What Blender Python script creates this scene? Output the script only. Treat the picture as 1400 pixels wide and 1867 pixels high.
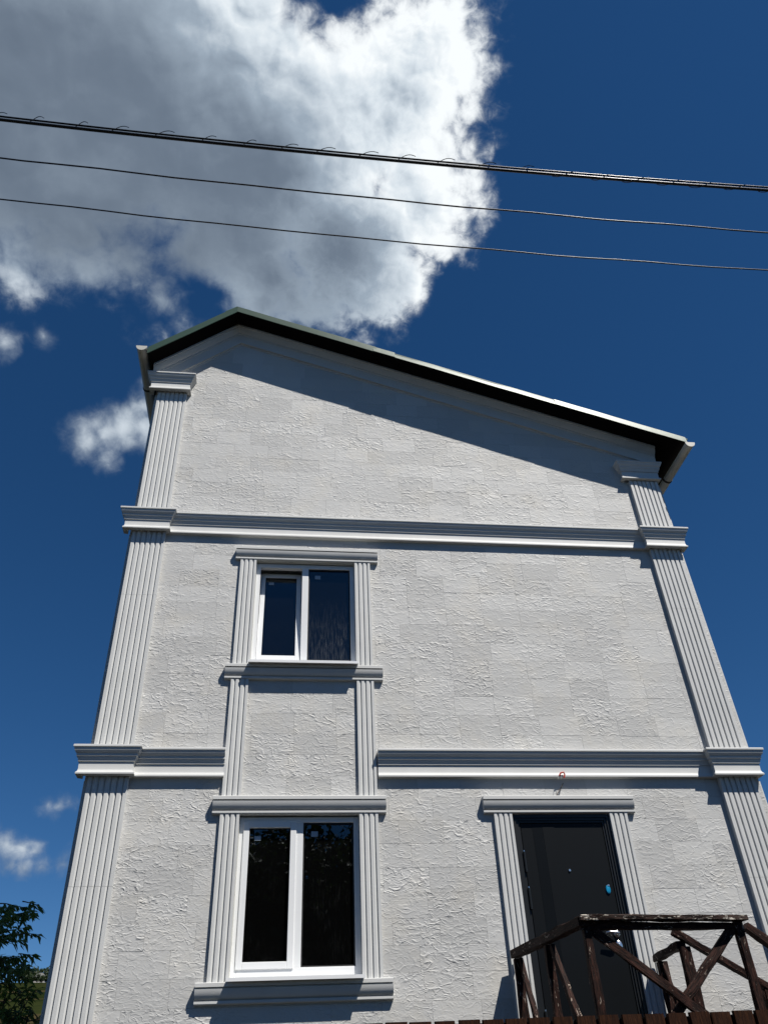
import bpy, bmesh, math, random
import numpy as np
from mathutils import Vector, Matrix
random.seed(7)
rnd = random.Random(11)
scene = bpy.context.scene
for o in list(bpy.data.objects):
    bpy.data.objects.remove(o)
C = scene.collection

# ------------------------------------------------------------------ camera
D, EYE = 7.4, 1.6
PIT, YAW, ROL = (math.radians(a) for a in (36.987, -8.18934, -2.75321))
def cam_matrix():
    cp, sp = math.cos(PIT), math.sin(PIT)
    f, u, r = Vector((0, cp, sp)), Vector((0, -sp, cp)), Vector((1, 0, 0))
    c, s = math.cos(ROL), math.sin(ROL)
    r, u = c*r + s*u, -s*r + c*u
    return Matrix.Rotation(YAW, 3, 'Z') @ Matrix((r, u, -f)).transposed()
CM = cam_matrix()
cam = bpy.data.cameras.new('camera')
cam.sensor_fit = 'VERTICAL'; cam.sensor_height = 36; cam.lens = 36*1480/1867
cam.clip_end = 8000; cam.clip_start = .05
co = bpy.data.objects.new('camera', cam); C.objects.link(co)
co.matrix_world = Matrix.Translation((0, -D, EYE)) @ CM.to_4x4()
scene.camera = co
def ray(px, py):
    return (CM @ Vector(((px-700)/1480, -(py-933.5)/1480, -1))).normalized()
def W(px, py, dep=0):            # pixel of the photograph -> point on the plane `dep` metres in front of the facade
    d = ray(px, py); t = (D-dep)/d.y
    return Vector((d.x*t, -dep, EYE + d.z*t))

# ------------------------------------------------------------------ sun, sky, exposure
SUN_TO = Vector((.918, -1.0, 2.261)).normalized()
sl = bpy.data.lights.new('sun', 'SUN'); sl.energy = 5.0; sl.angle = math.radians(.53); sl.color = (1, .955, .885)
so = bpy.data.objects.new('sun', sl); C.objects.link(so)
so.rotation_euler = SUN_TO.to_track_quat('Z', 'Y').to_euler(); so.location = (8, -10, 20)
scene.view_settings.view_transform = 'Standard'; scene.view_settings.look = 'None'
scene.view_settings.exposure = .56; scene.view_settings.gamma = 1

class NT:
    """small helper for node expressions"""
    def __init__(s, tree): s.t = tree; s.n = tree.nodes; s.l = tree.links
    def new(s, typ, **k):
        n = s.n.new(typ)
        for a, v in k.items(): setattr(n, a, v)
        return n
    def put(s, sock, v):
        if hasattr(v, 'is_output') : s.l.new(v, sock)
        elif v is not None: sock.default_value = v
    def m(s, op, a, b=None, c=None, clamp=False):
        n = s.new('ShaderNodeMath', operation=op, use_clamp=clamp)
        for i, v in enumerate((a, b, c)):
            if v is not None: s.put(n.inputs[i], v)
        return n.outputs[0]
    def v(s, op, a, b=None, scale=None):
        n = s.new('ShaderNodeVectorMath', operation=op)
        s.put(n.inputs[0], a)
        if b is not None: s.put(n.inputs[1], b)
        if scale is not None: s.put(n.inputs['Scale'], scale)
        return n.outputs['Value' if op in ('DISTANCE', 'LENGTH', 'DOT_PRODUCT') else 'Vector']
    def sm(s, x, lo, hi, a=0., b=1.):
        n = s.new('ShaderNodeMapRange', interpolation_type='SMOOTHSTEP')
        for i, q in enumerate((x, lo, hi, a, b)): s.put(n.inputs[i], q)
        return n.outputs[0]
    def noise(s, vec, scale, detail=4, rough=.5, dist=0., dim='3D', w=None):
        n = s.new('ShaderNodeTexNoise', noise_dimensions=dim)
        s.put(n.inputs['Vector'], vec)
        if w is not None: s.put(n.inputs['W'], w)
        s.put(n.inputs['Scale'], scale); s.put(n.inputs['Detail'], detail)
        s.put(n.inputs['Roughness'], rough); s.put(n.inputs['Distortion'], dist)
        return n.outputs['Fac']
    def mix(s, f, a, b, mode='MIX'):
        n = s.new('ShaderNodeMix', data_type='RGBA', blend_type=mode)
        s.put(n.inputs[0], f); s.put(n.inputs[6], a); s.put(n.inputs[7], b)
        return n.outputs[2]

# (x, y, radius) of cloud lumps on the stereographic map of the sky (zenith = 0, horizon = 1)
BODY = [(-0.1398, 0.2448, 0.0935), (-0.0403, 0.2319, 0.0996), (0.044, 0.2246, 0.0611), (0.0713, 0.1942, 0.0283), (0.0770, 0.2864, 0.0385), (0.0319, 0.3124, 0.0549), (-0.0445, 0.311, 0.0501), (-0.1332, 0.3098, 0.0413), (0.0456, 0.3475, 0.0253), (-0.176, 0.3251, 0.0221), (-0.2474, 0.2446, 0.1086), (-0.0204, 0.0985, 0.0923), (0.0903, 0.1972, 0.0128), (-0.0873, 0.3500, 0.0200), (-0.11, 0.325, .030), (-0.155, .318, .036), (-.02, .335, .04), (.065, .265, .040)]
CUT = [(0.0171, 0.1765, 0.0130), (0.1060, 0.2430, 0.0130), (-0.0644, 0.3516, 0.0085)]
DARK = [(-0.1278, 0.2643, 0.0799), (-0.0747, 0.3089, 0.0623), (0.0047, 0.3333, 0.0526), (-0.156, 0.2238, 0.0485), (-0.2384, 0.2581, 0.0882), (-0.0409, 0.282, 0.048)]
SMALL = [(-.131, .4385, .0165), (-.1, .436, .016), (-0.119, 0.4346, 0.0170), (-0.1416, 0.4431, 0.0157), (-0.1047, 0.4235, 0.0131), (-0.1338, 0.459, 0.0084), (-0.2388, 0.7338, 0.0110), (-0.2261, 0.7420, 0.0102), (-0.2138, 0.7474, 0.0073), (-0.2047, 0.7512, 0.0043), (-0.2260, 0.7604, 0.0043), (-0.2135, 0.7642, 0.0052), (-0.2007, 0.7665, 0.0039), (-0.1924, 0.7167, 0.0039), (-0.1841, 0.7200, 0.0048), (-0.1755, 0.7198, 0.0039), (-0.1820, 0.7681, 0.0057), (-0.1636, 0.373, 0.0048), (-0.1875, 0.3752, 0.006)]
def build_world():
    w = bpy.data.worlds.new('World'); scene.world = w; w.use_nodes = True
    t = NT(w.node_tree); t.n.clear()
    sky = t.new('ShaderNodeTexSky', sky_type='NISHITA', sun_disc=False)
    sky.sun_elevation = math.asin(SUN_TO.z); sky.sun_rotation = math.atan2(SUN_TO.x, SUN_TO.y)
    sky.altitude = 1800; sky.air_density = .8; sky.dust_density = .15; sky.ozone_density = 3.5
    g = t.new('ShaderNodeTexCoord').outputs['Generated']
    sep = t.new('ShaderNodeSeparateXYZ'); t.l.new(g, sep.inputs[0])
    den = t.m('MAXIMUM', t.m('ADD', sep.outputs[2], 1.), .05)
    cmb = t.new('ShaderNodeCombineXYZ')
    t.l.new(t.m('DIVIDE', sep.outputs[0], den), cmb.inputs[0]); t.l.new(t.m('DIVIDE', sep.outputs[1], den), cmb.inputs[1])
    s = cmb.outputs[0]
    R0 = .032
    def field(lst, k=.25):
        f = None
        for x, y, r in lst:
            d = t.m('MULTIPLY_ADD', t.v('DISTANCE', s, (x, y, 0)), -1/R0, r/R0)
            if f is None: f = d
            else:
                n = t.new('ShaderNodeMath', operation='SMOOTH_MAX')
                t.put(n.inputs[0], f); t.put(n.inputs[1], d); n.inputs[2].default_value = k; f = n.outputs[0]
        return f
    body = field(BODY, .35); cut = field(CUT, .1); dark = field(DARK, .9); small = field(SMALL, .1)
    sx = t.new('ShaderNodeSeparateXYZ'); t.l.new(s, sx.inputs[0]); sx = sx.outputs[0]
    east = t.sm(sx, -.10, .06)                                     # 0 over the soft grey west, 1 at the crisp sunny flank
    def billow(v, sc, det, rough=.5, dist=.0):                     # rounded puffs with creases between
        n = t.noise(v, sc, det, rough, dist)
        return t.m('MULTIPLY', t.m('ABSOLUTE', t.m('SUBTRACT', n, .5)), 4.)
    n_lo = t.noise(s, 13, 3, .5, .2)
    n_big = t.noise(s, 30, 10, .56, .25)
    n_fine = t.noise(s, 120, 8, .64, .6)
    b_mid = billow(s, 22, 6, .45, .15)
    b_fin = billow(s, 60, 5, .5, .3)
    step = (.0040, -.0050, 0)                                      # a step towards the sun
    e_mid = t.m('SUBTRACT', b_mid, billow(t.v('ADD', s, step), 22, 6, .45, .15))
    e_fin = t.m('SUBTRACT', b_fin, billow(t.v('ADD', s, (.0015, -.0018, 0)), 60, 5, .5, .3))
    edge = t.m('ADD', t.m('MULTIPLY', t.m('SUBTRACT', n_lo, .5), 1.2), t.m('MULTIPLY', t.m('SUBTRACT', n_big, .5), 1.5))
    edge = t.m('ADD', edge, t.m('MULTIPLY', t.m('SUBTRACT', b_mid, .42), .55))
    edge = t.m('ADD', edge, t.m('MULTIPLY', t.m('SUBTRACT', n_fine, .5), .60))
    fb = t.m('MINIMUM', body, t.m('MULTIPLY', cut, -1.1))
    fb = t.m('ADD', fb, edge)
    fs = t.m('ADD', t.m('ADD', small, t.m('MULTIPLY', edge, .50)), .16)
    a_body = t.sm(fb, t.m('MULTIPLY_ADD', east, .08, -.36), t.m('MULTIPLY_ADD', east, -.38, .85))
    a_small = t.m('MULTIPLY', t.sm(fs, -.12, .50), .92)
    alpha = t.m('MAXIMUM', a_body, a_small)
    # light on the cloud: sunlit billows on the sunward side, thick grey base on the other
    dk = t.sm(t.m('ADD', dark, t.m('MULTIPLY', t.m('SUBTRACT', n_lo, .5), 2.6)), -1.5, 1.1)
    rim = t.sm(fb, 1.3, .1)                                        # thinner cloud near the outline passes more light
    lit = t.m('MULTIPLY_ADD', dk, -.59, .77)
    lit = t.m('ADD', lit, t.m('MULTIPLY', rim, t.m('MULTIPLY_ADD', east, .26, .10)))
    gain = t.m('MULTIPLY_ADD', dk, -.88, 1.0)
    lit = t.m('ADD', lit, t.m('MULTIPLY', t.m('MULTIPLY', e_mid, .42), gain))
    lit = t.m('ADD', lit, t.m('MULTIPLY', t.m('MULTIPLY', e_fin, .18), t.m('MULTIPLY', gain, t.m('MULTIPLY_ADD', rim, .6, .4))))
    lit = t.m('ADD', lit, t.m('MULTIPLY', t.m('SUBTRACT', n_big, .5), t.m('MULTIPLY_ADD', gain, .75, .12)))
    lit = t.m('ADD', lit, t.m('MULTIPLY', t.m('SUBTRACT', n_lo, .5), t.m('MULTIPLY_ADD', gain, .55, .25)))
    lit = t.m('MAXIMUM', lit, .05)
    ramp = t.new('ShaderNodeValToRGB'); e = ramp.color_ramp.elements
    e[0].position = 0; e[0].color = (.095, .128, .178, 1)
    e[1].position = 1; e[1].color = (.90, .94, .96, 1)
    for p, c in ((.20, (.148, .190, .250, 1)), (.5, (.32, .39, .47, 1)), (.78, (.66, .73, .79, 1))):
        q = e.new(p); q.color = c
    t.l.new(lit, ramp.inputs[0])
    ccol = ramp.outputs[0]
    scol = t.mix(t.sm(t.m('ADD', fs, t.m('MULTIPLY', e_mid, .5)), -.1, .9), (.17, .23, .32, 1), (.66, .73, .79, 1))
    ccol = t.mix(t.sm(fb, -.2, .3), scol, ccol)
    # clear sky
    sat = t.new('ShaderNodeHueSaturation'); sat.inputs['Saturation'].default_value = 1.25; sat.inputs['Value'].default_value = 1
    t.l.new(sky.outputs[0], sat.inputs['Color'])
    bg1 = t.new('ShaderNodeBackground'); t.l.new(sat.outputs[0], bg1.inputs[0]); bg1.inputs[1].default_value = .0555
    bg2 = t.new('ShaderNodeBackground'); t.l.new(ccol, bg2.inputs[0]); bg2.inputs[1].default_value = .72
    mx = t.new('ShaderNodeMixShader'); t.l.new(alpha, mx.inputs[0]); t.l.new(bg1.outputs[0], mx.inputs[1]); t.l.new(bg2.outputs[0], mx.inputs[2])
    out = t.new('ShaderNodeOutputWorld'); t.l.new(mx.outputs[0], out.inputs[0])
build_world()

# ------------------------------------------------------------------ materials
def base_mat(name):
    m = bpy.data.materials.new(name); m.use_nodes = True
    t = NT(m.node_tree); b = t.n['Principled BSDF']
    return m, t, b
def bump(t, b, h, dist, strength=1.):
    n = t.new('ShaderNodeBump'); n.inputs['Distance'].default_value = dist; n.inputs['Strength'].default_value = strength
    t.put(n.inputs['Height'], h); t.l.new(n.outputs[0], b.inputs['Normal'])
def plain(name, col, rough=.6, metal=0., var=.12, vscale=6., bd=0., bscale=60., spec=.5):
    m, t, b = base_mat(name)
    p = t.new('ShaderNodeNewGeometry').outputs['Position']
    n = t.noise(p, vscale, 5, .6)
    f = t.m('MULTIPLY_ADD', t.m('SUBTRACT', n, .5), var*4, 1.)
    col = (*col, 1)
    t.l.new(t.v('MULTIPLY', col[:3], f) if False else t.mix(1., col, _grey(t, f), 'MULTIPLY'), b.inputs['Base Color'])
    b.inputs['Roughness'].default_value = rough; b.inputs['Metallic'].default_value = metal
    b.inputs['Specular IOR Level'].default_value = spec
    if bd: bump(t, b, t.noise(p, bscale, 4, .6), bd)
    return m
def _grey(t, f):
    c = t.new('ShaderNodeCombineColor')
    for i in range(3): t.l.new(f, c.inputs[i])
    return c.outputs[0]

def panel_mat():
    m, t, b = base_mat('crumpled_render')
    p = t.new('ShaderNodeNewGeometry').outputs['Position']
    r = t.new('ShaderNodeAttribute', attribute_name='rnd').outputs['Fac']
    w = t.m('MULTIPLY', r, 40.)
    mp = t.v('MULTIPLY', p, (1.05, 1., 2.0))
    wx = t.new('ShaderNodeTexNoise', noise_dimensions='4D'); t.l.new(mp, wx.inputs['Vector']); t.l.new(w, wx.inputs['W'])
    wx.inputs['Scale'].default_value = 7; wx.inputs['Detail'].default_value = 1.5
    q = t.v('ADD', mp, t.v('SCALE', t.v('SUBTRACT', wx.outputs['Color'], (.5, .5, .5)), scale=.16))
    def wrinkles(sc, wid, seed, mlo, mhi, msc):           # short curled creases
        n = t.noise(q, sc, .6, .5, .0, '4D', t.m('ADD', w, seed))
        rid = t.sm(t.m('ABSOLUTE', t.m('SUBTRACT', n, .5)), wid, .0)
        msk = t.sm(t.noise(mp, msc, 1.5, .5, .2, '4D', t.m('ADD', w, seed+7.3)), mlo, mhi)
        return t.m('MULTIPLY', rid, msk)
    a = wrinkles(9, .075, 0., .46, .60, 8)
    c = wrinkles(16, .085, 3.1, .43, .58, 13)
    e = wrinkles(26, .10, 9.4, .40, .56, 18)
    soft = t.noise(q, 8, 2.5, .5, .3, '4D', t.m('ADD', w, 5.7))
    fine = t.noise(p, 200, 3, .6)
    amp = t.m('MULTIPLY_ADD', t.m('POWER', t.m('FRACT', t.m('MULTIPLY', r, 17.31)), 1.3), .85, .50)
    h = t.m('ADD', t.m('MULTIPLY', a, .30), t.m('MULTIPLY', c, .25))
    h = t.m('ADD', h, t.m('MULTIPLY', e, .12))
    h = t.m('ADD', h, t.m('MULTIPLY', soft, .55))
    h = t.m('MULTIPLY', h, amp)
    h = t.m('ADD', h, t.m('MULTIPLY', fine, .03))
    bump(t, b, h, .0064)
    tone = t.m('MULTIPLY_ADD', t.m('FRACT', t.m('MULTIPLY', r, 7.77)), .17, .905)
    big = t.noise(p, 1.1, 5, .6)
    tone = t.m('MULTIPLY', tone, t.m('MULTIPLY_ADD', big, .22, .89))
    warm = t.mix(t.sm(t.noise(p, 2.3, 4, .6), .45, .72), (.455, .455, .446, 1), (.478, .467, .438, 1))
    t.l.new(t.mix(1., warm, _grey(t, tone), 'MULTIPLY'), b.inputs['Base Color'])
    b.inputs['Roughness'].default_value = .62; b.inputs['Specular IOR Level'].default_value = .35
    return m

def wood_mat(name, dark, mid, pale, peel=.62):
    m, t, b = base_mat(name)
    tc = t.new('ShaderNodeTexCoord').outputs['Object']
    oi = t.new('ShaderNodeObjectInfo')
    off = t.v('ADD', tc, t.v('SCALE', (3.1, 7.7, 5.3), scale=oi.outputs['Random']))
    g = t.v('MULTIPLY', off, (1., 1., .10))
    grain = t.noise(g, 130, 5, .65, .5)
    flake = t.noise(t.v('MULTIPLY', off, (1., 1., .28)), 55, 6, .7, .8)
    patch = t.noise(off, 5, 3, .5)
    col = t.mix(t.sm(grain, .38, .66), (*dark, 1), (*mid, 1))
    pk = t.sm(t.m('ADD', flake, t.m('MULTIPLY', t.m('SUBTRACT', patch, .5), .35)), peel, peel+.04)
    col = t.mix(pk, col, (*pale, 1))
    t.l.new(col, b.inputs['Base Color'])
    b.inputs['Roughness'].default_value = .7; b.inputs['Specular IOR Level'].default_value = .12
    bump(t, b, t.m('ADD', grain, t.m('MULTIPLY', pk, -.8)), .004)
    return m

def glass_mat(name, spots, zlo=None, zhi=None):
    m = bpy.data.materials.new(name); m.use_nodes = True
    t = NT(m.node_tree); t.n.clear()
    p = t.new('ShaderNodeNewGeometry').outputs['Position']
    fr = t.new('ShaderNodeFresnel'); fr.inputs[0].default_value = 1.62
    gl = t.new('ShaderNodeBsdfGlossy'); gl.inputs['Roughness'].default_value = .01; gl.inputs[0].default_value = (.9, .97, 1, 1)
    tr = t.new('ShaderNodeBsdfTransparent'); tr.inputs[0].default_value = (.30, .33, .34, 1)
    mx = t.new('ShaderNodeMixShader')
    t.l.new(t.m('MULTIPLY', fr.outputs[0], 1.25, clamp=True), mx.inputs[0]); t.l.new(tr.outputs[0], mx.inputs[1]); t.l.new(gl.outputs[0], mx.inputs[2])
    # dust and dried drips on the pane
    df = t.new('ShaderNodeBsdfDiffuse'); df.inputs[0].default_value = (.5, .52, .52, 1)
    drip = t.noise(t.v('MULTIPLY', p, (1., 1., .12)), 70, 4, .7)
    cloud = t.noise(p, 4, 3, .5)
    d = t.m('MULTIPLY', t.sm(drip, .5, .78), t.sm(cloud, .42, .7))
    if zlo is not None:
        sz = t.new('ShaderNodeSeparateXYZ'); t.l.new(p, sz.inputs[0])
        d = t.m('MULTIPLY', t.sm(drip, .40, .72), t.sm(sz.outputs[2], zhi, zlo))
    d = t.m('MULTIPLY_ADD', d, spots, .0035)
    mx2 = t.new('ShaderNodeMixShader'); t.l.new(d, mx2.inputs[0]); t.l.new(mx.outputs[0], mx2.inputs[1]); t.l.new(df.outputs[0], mx2.inputs[2])
    wob = t.new('ShaderNodeBump'); wob.inputs['Distance'].default_value = .0004; t.l.new(t.noise(p, 3.5, 1, .5), wob.inputs['Height'])
    t.l.new(wob.outputs[0], gl.inputs['Normal'])
    out = t.new('ShaderNodeOutputMaterial'); t.l.new(mx2.outputs[0], out.inputs[0])
    return m

def leaf_mat(name, c1, c2, scale=9.):
    m, t, b = base_mat(name)
    p = t.new('ShaderNodeNewGeometry').outputs['Position']
    n = t.noise(p, scale, 3, .6)
    t.l.new(t.mix(t.sm(n, .35, .65), (*c1, 1), (*c2, 1)), b.inputs['Base Color'])
    b.inputs['Roughness'].default_value = .5; b.inputs['Specular IOR Level'].default_value = .4
    b.inputs['Transmission Weight'].default_value = 0
    tl = t.new('ShaderNodeBsdfTranslucent'); tl.inputs[0].default_value = (c2[0]*1.6, c2[1]*1.8, c2[2]*.8, 1)
    mx = t.new('ShaderNodeMixShader'); mx.inputs[0].default_value = .25
    t.l.new(b.outputs[0], mx.inputs[1]); t.l.new(tl.outputs[0], mx.inputs[2])
    t.l.new(mx.outputs[0], t.n['Material Output'].inputs[0])
    return m

def ground_mat():
    m, t, b = base_mat('ground_soil_and_grass')
    p = t.new('ShaderNodeNewGeometry').outputs['Position']
    sep = t.new('ShaderNodeSeparateXYZ'); t.l.new(p, sep.inputs[0])
    far = t.sm(sep.outputs[1], 8., 30.)
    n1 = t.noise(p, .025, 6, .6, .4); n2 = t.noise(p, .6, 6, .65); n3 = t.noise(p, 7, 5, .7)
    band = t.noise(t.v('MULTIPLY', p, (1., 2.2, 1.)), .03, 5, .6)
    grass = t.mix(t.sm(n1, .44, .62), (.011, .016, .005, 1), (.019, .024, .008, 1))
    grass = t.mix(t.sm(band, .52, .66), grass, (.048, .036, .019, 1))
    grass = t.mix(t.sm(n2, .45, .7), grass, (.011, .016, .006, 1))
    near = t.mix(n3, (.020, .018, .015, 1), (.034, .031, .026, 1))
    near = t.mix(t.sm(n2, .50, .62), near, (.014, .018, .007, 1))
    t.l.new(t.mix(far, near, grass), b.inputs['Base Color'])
    b.inputs['Roughness'].default_value = .95; b.inputs['Specular IOR Level'].default_value = 0
    bump(t, b, n3, .03)
    return m

M = {}
M['panel'] = panel_mat()
M['trim'] = plain('white_trim_paint', (.51, .515, .508), .55, var=.05, vscale=5, bd=.0006, bscale=120, spec=.3)
M['wall'] = plain('white_render', (.55, .55, .53), .8, var=.05, bd=.002)
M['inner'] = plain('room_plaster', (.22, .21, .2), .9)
M['pvc'] = plain('white_window_plastic', (.70, .71, .715), .30, var=.015, vscale=3)
M['reveal'] = plain('stained_white_reveal', (.66, .65, .58), .6, var=.12, vscale=14)
M['rubber'] = plain('black_seal', (.012, .012, .013), .6)
M['sillmetal'] = plain('white_sill_metal', (.70, .71, .72), .35, var=.03)
M['glass1'] = glass_mat('window_glass_clean', .02)
M['glass2'] = glass_mat('window_glass_streaked', .085, 5.35, 6.15)
M['sticker'] = plain('pale_film_sticker', (.30, .36, .42), .5)
M['soffit'] = plain('dark_soffit', (.004, .0036, .0036), .8, var=.2, spec=.05)
M['roof'] = plain('green_roof_metal', (.045, .10, .07), .33, .0, var=.06)
M['rooftrim'] = plain('green_trim_metal', (.032, .062, .046), .42, .05, var=.05, vscale=3, bd=.0015, bscale=5, spec=.22)
M['gutter'] = plain('white_gutter_plastic', (.48, .465, .42), .45, var=.10, vscale=12)
M['gutdirt'] = plain('gutter_joint_dirt', (.05, .045, .035), .8)
M['door'] = plain('anthracite_door', (.0035, .0045, .0055), .42, var=.05, vscale=3, spec=.16)
M['door2'] = plain('anthracite_door_strip', (.0028, .0036, .0044), .36, var=.05, vscale=3, spec=.16)
M['doorframe'] = plain('black_door_frame', (.006, .007, .008), .4, spec=.4)
M['chrome'] = plain('chrome', (.78, .78, .77), .28, 1., var=.02)
M['blue'] = plain('blue_film', (.005, .19, .36), .25, var=.05)
M['railwood'] = wood_mat('peeling_brown_wood', (.0045, .0026, .0022), (.042, .017, .012), (.34, .27, .22), .60)
M['railtop'] = wood_mat('peeling_brown_wood_edge', (.008, .005, .004), (.055, .032, .025), (.48, .44, .38), .56)
M['fence'] = wood_mat('dark_stained_fence', (.014, .0045, .0015), (.034, .012, .004), (.055, .022, .008), .72)
M['fencedark'] = plain('gap_shade_and_post_black', (.004, .0035, .003), .9)  # black standing in for shade between the fence boards; posts share it
M['cable'] = plain('black_cable_rubber', (.012, .012, .012), .32, var=.1)
M['wire'] = plain('grey_cable', (.018, .018, .02), .35, var=.1)
M['brownwire'] = plain('brown_wire', (.11, .085, .065), .5)
M['red'] = plain('red_plastic', (.55, .045, .02), .4)
M['bark'] = plain('bark', (.05, .038, .028), .9, var=.3, bd=.01, bscale=20)
M['leaf'] = leaf_mat('tree_leaf', (.058, .10, .032), (.12, .18, .055))
M['leafdark'] = leaf_mat('dark_leaf', (.006, .012, .004), (.014, .023, .007), 2.)
M['farleaf'] = leaf_mat('far_leaf', (.018, .032, .014), (.036, .052, .022), .6)
M['shingle'] = plain('grey_far_roof', (.10, .10, .095), .8)
M['curtain'] = plain('dim_curtain', (.10, .10, .095), .9)
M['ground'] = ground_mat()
M['concrete'] = plain('concrete_plinth', (.34, .33, .31), .85, bd=.004)

# ------------------------------------------------------------------ mesh helpers
class MB:
    def __init__(s): s.v = []; s.f = []
    def add(s, vs, fs):
        o = len(s.v); s.v += [tuple(v) for v in vs]; s.f += [tuple(i+o for i in f) for f in fs]
    def box(s, a, b):
        (x0, y0, z0), (x1, y1, z1) = a, b
        s.add([(x0,y0,z0),(x1,y0,z0),(x1,y1,z0),(x0,y1,z0),(x0,y0,z1),(x1,y0,z1),(x1,y1,z1),(x0,y1,z1)],
              [(0,3,2,1),(4,5,6,7),(0,1,5,4),(1,2,6,5),(2,3,7,6),(3,0,4,7)])
    def prism(s, poly, y0, y1):           # polygon in x,z extruded along y
        n = len(poly)
        s.add([(x, y0, z) for x, z in poly]+[(x, y1, z) for x, z in poly],
              [tuple(range(n)), tuple(range(2*n-1, n-1, -1))]+[(i, (i+1) % n, n+(i+1) % n, n+i) for i in range(n)])
    def loft(s, rings, cap=True, closed=True):
        n = len(rings[0]); o = len(s.v)
        for r in rings: s.v += [tuple(p) for p in r]
        for k in range(len(rings)-1):
            for i in range(n if closed else n-1):
                j = (i+1) % n
                s.f.append((o+k*n+i, o+k*n+j, o+(k+1)*n+j, o+(k+1)*n+i))
        if cap:
            s.f.append(tuple(o+i for i in range(n))); s.f.append(tuple(o+(len(rings)-1)*n+i for i in range(n-1, -1, -1)))
    def tube(s, pts, r, n=8, cap=True):
        pts = [Vector(p) for p in pts]; rings = []
        rr = r if isinstance(r, (list, tuple)) else [r]*len(pts)
        for i, p in enumerate(pts):
            tg = (pts[min(i+1, len(pts)-1)]-pts[max(i-1, 0)]).normalized()
            a = tg.cross(Vector((0, 0, 1)) if abs(tg.z) < .9 else Vector((0, 1, 0))).normalized(); b = tg.cross(a)
            rings.append([p+(a*math.cos(q)+b*math.sin(q))*rr[i] for q in (2*math.pi*k/n for k in range(n))])
        s.loft(rings, cap)
    def obj(s, name, mat, parent=None, smooth=False, bevel=0., fix=True, loc=None, auto=None):
        me = bpy.data.meshes.new(name)
        vs = s.v
        if loc is not None: vs = [(x-loc[0], y-loc[1], z-loc[2]) for x, y, z in vs]
        me.from_pydata(vs, [], s.f)
        if fix or bevel:
            bm = bmesh.new(); bm.from_mesh(me)
            if bevel: bmesh.ops.bevel(bm, geom=bm.edges[:], offset=bevel, segments=1, affect='EDGES', clamp_overlap=True)
            bmesh.ops.recalc_face_normals(bm, faces=bm.faces); bm.to_mesh(me); bm.free()
        me.materials.append(M[mat])
        if smooth: me.shade_smooth()
        if auto is not None:
            me.shade_smooth(); me.set_sharp_from_angle(angle=math.radians(auto))
        o = bpy.data.objects.new(name, me); C.objects.link(o)
        if loc is not None: o.location = loc
        if parent is not None:
            o.parent = parent
            if parent.location.length > 0: o.location = Vector(o.location)-world_loc(parent)
        return o
def world_loc(o):
    l = Vector(o.location)
    while o.parent: o = o.parent; l += Vector(o.location)
    return l
def thing(name, loc, label, cat, group=None):
    o = bpy.data.objects.new(name, None); C.objects.link(o); o.location = loc; o.empty_display_size = .3
    o['label'] = label; o['category'] = cat
    if group: o['group'] = group
    return o
def tag(o, label, cat, group=None):
    o['label'] = label; o['category'] = cat
    if group: o['group'] = group
    return o

def clip(poly, a, b, c):                  # keep a*x + b*z <= c
    out = []
    for i in range(len(poly)):
        p, q = poly[i-1], poly[i]
        dp, dq = a*p[0]+b*p[1]-c, a*q[0]+b*q[1]-c
        if (dp <= 0) != (dq <= 0):
            t = dp/(dp-dq); out.append((p[0]+(q[0]-p[0])*t, p[1]+(q[1]-p[1])*t))
        if dq <= 0: out.append(q)
    return out

# ------------------------------------------------------------------ ground
def terrain_z(x, y):
    z = 0.
    if y > 14:
        z = .145*(min(y, 400)-20)
        if y < 34: k = (y-14)/20; z = max(0., 2.03*k*k)
        if y > 400: z += (y-400)*.012
        z += 1.2*math.sin(x*.021+y*.013)*min(1, (y-14)/150)
    return z
def build_ground():
    def axis(lim):
        a = [0.]; st = 2.
        while a[-1] < lim: a.append(a[-1]+st); st *= 1.13
        return a
    xs = axis(3500); xs = [-v for v in xs[:0:-1]]+xs
    ys = axis(3500); ys = [-v for v in ys[:0:-1]]+ys
    m = MB(); n = len(xs)
    m.v = [(x, y, terrain_z(x, y)) for y in ys for x in xs]
    m.f = [(j*n+i, j*n+i+1, (j+1)*n+i+1, (j+1)*n+i) for j in range(len(ys)-1) for i in range(n-1)]
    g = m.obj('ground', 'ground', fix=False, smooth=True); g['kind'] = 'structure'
build_ground()

# ------------------------------------------------------------------ house: facade numbers (metres, facade plane y = 0)
XL = -1.716
def XR(z): return 4.52 + (8.0-z)*.0235     # the right corner leans out a little
AP, EL, ER, OV = (-.791, 10.209), (-1.816, 9.332), (4.866, 8.268), .32
TL, TR = (AP[1]-EL[1])/(AP[0]-EL[0]), (AP[1]-ER[1])/(ER[0]-AP[0])
CL, CR = 1/math.hypot(1, TL), 1/math.hypot(1, TR)
def soffit_z(x): return AP[1]+TL*(x-AP[0]) if x < AP[0] else AP[1]-TR*(x-AP[0])
W1 = (-.345, .710, 2.555, 3.822); W2 = (-.345, .710, 5.275, 6.502); DR = (2.103, 3.025, 1.75, 3.815)
OPEN = [W1, W2, DR]
DEPTH = 9.0
house = thing('house', (1.4, 0, 0), 'white three-storey house with fluted pilasters and asymmetric green gable roof', 'house')

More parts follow.
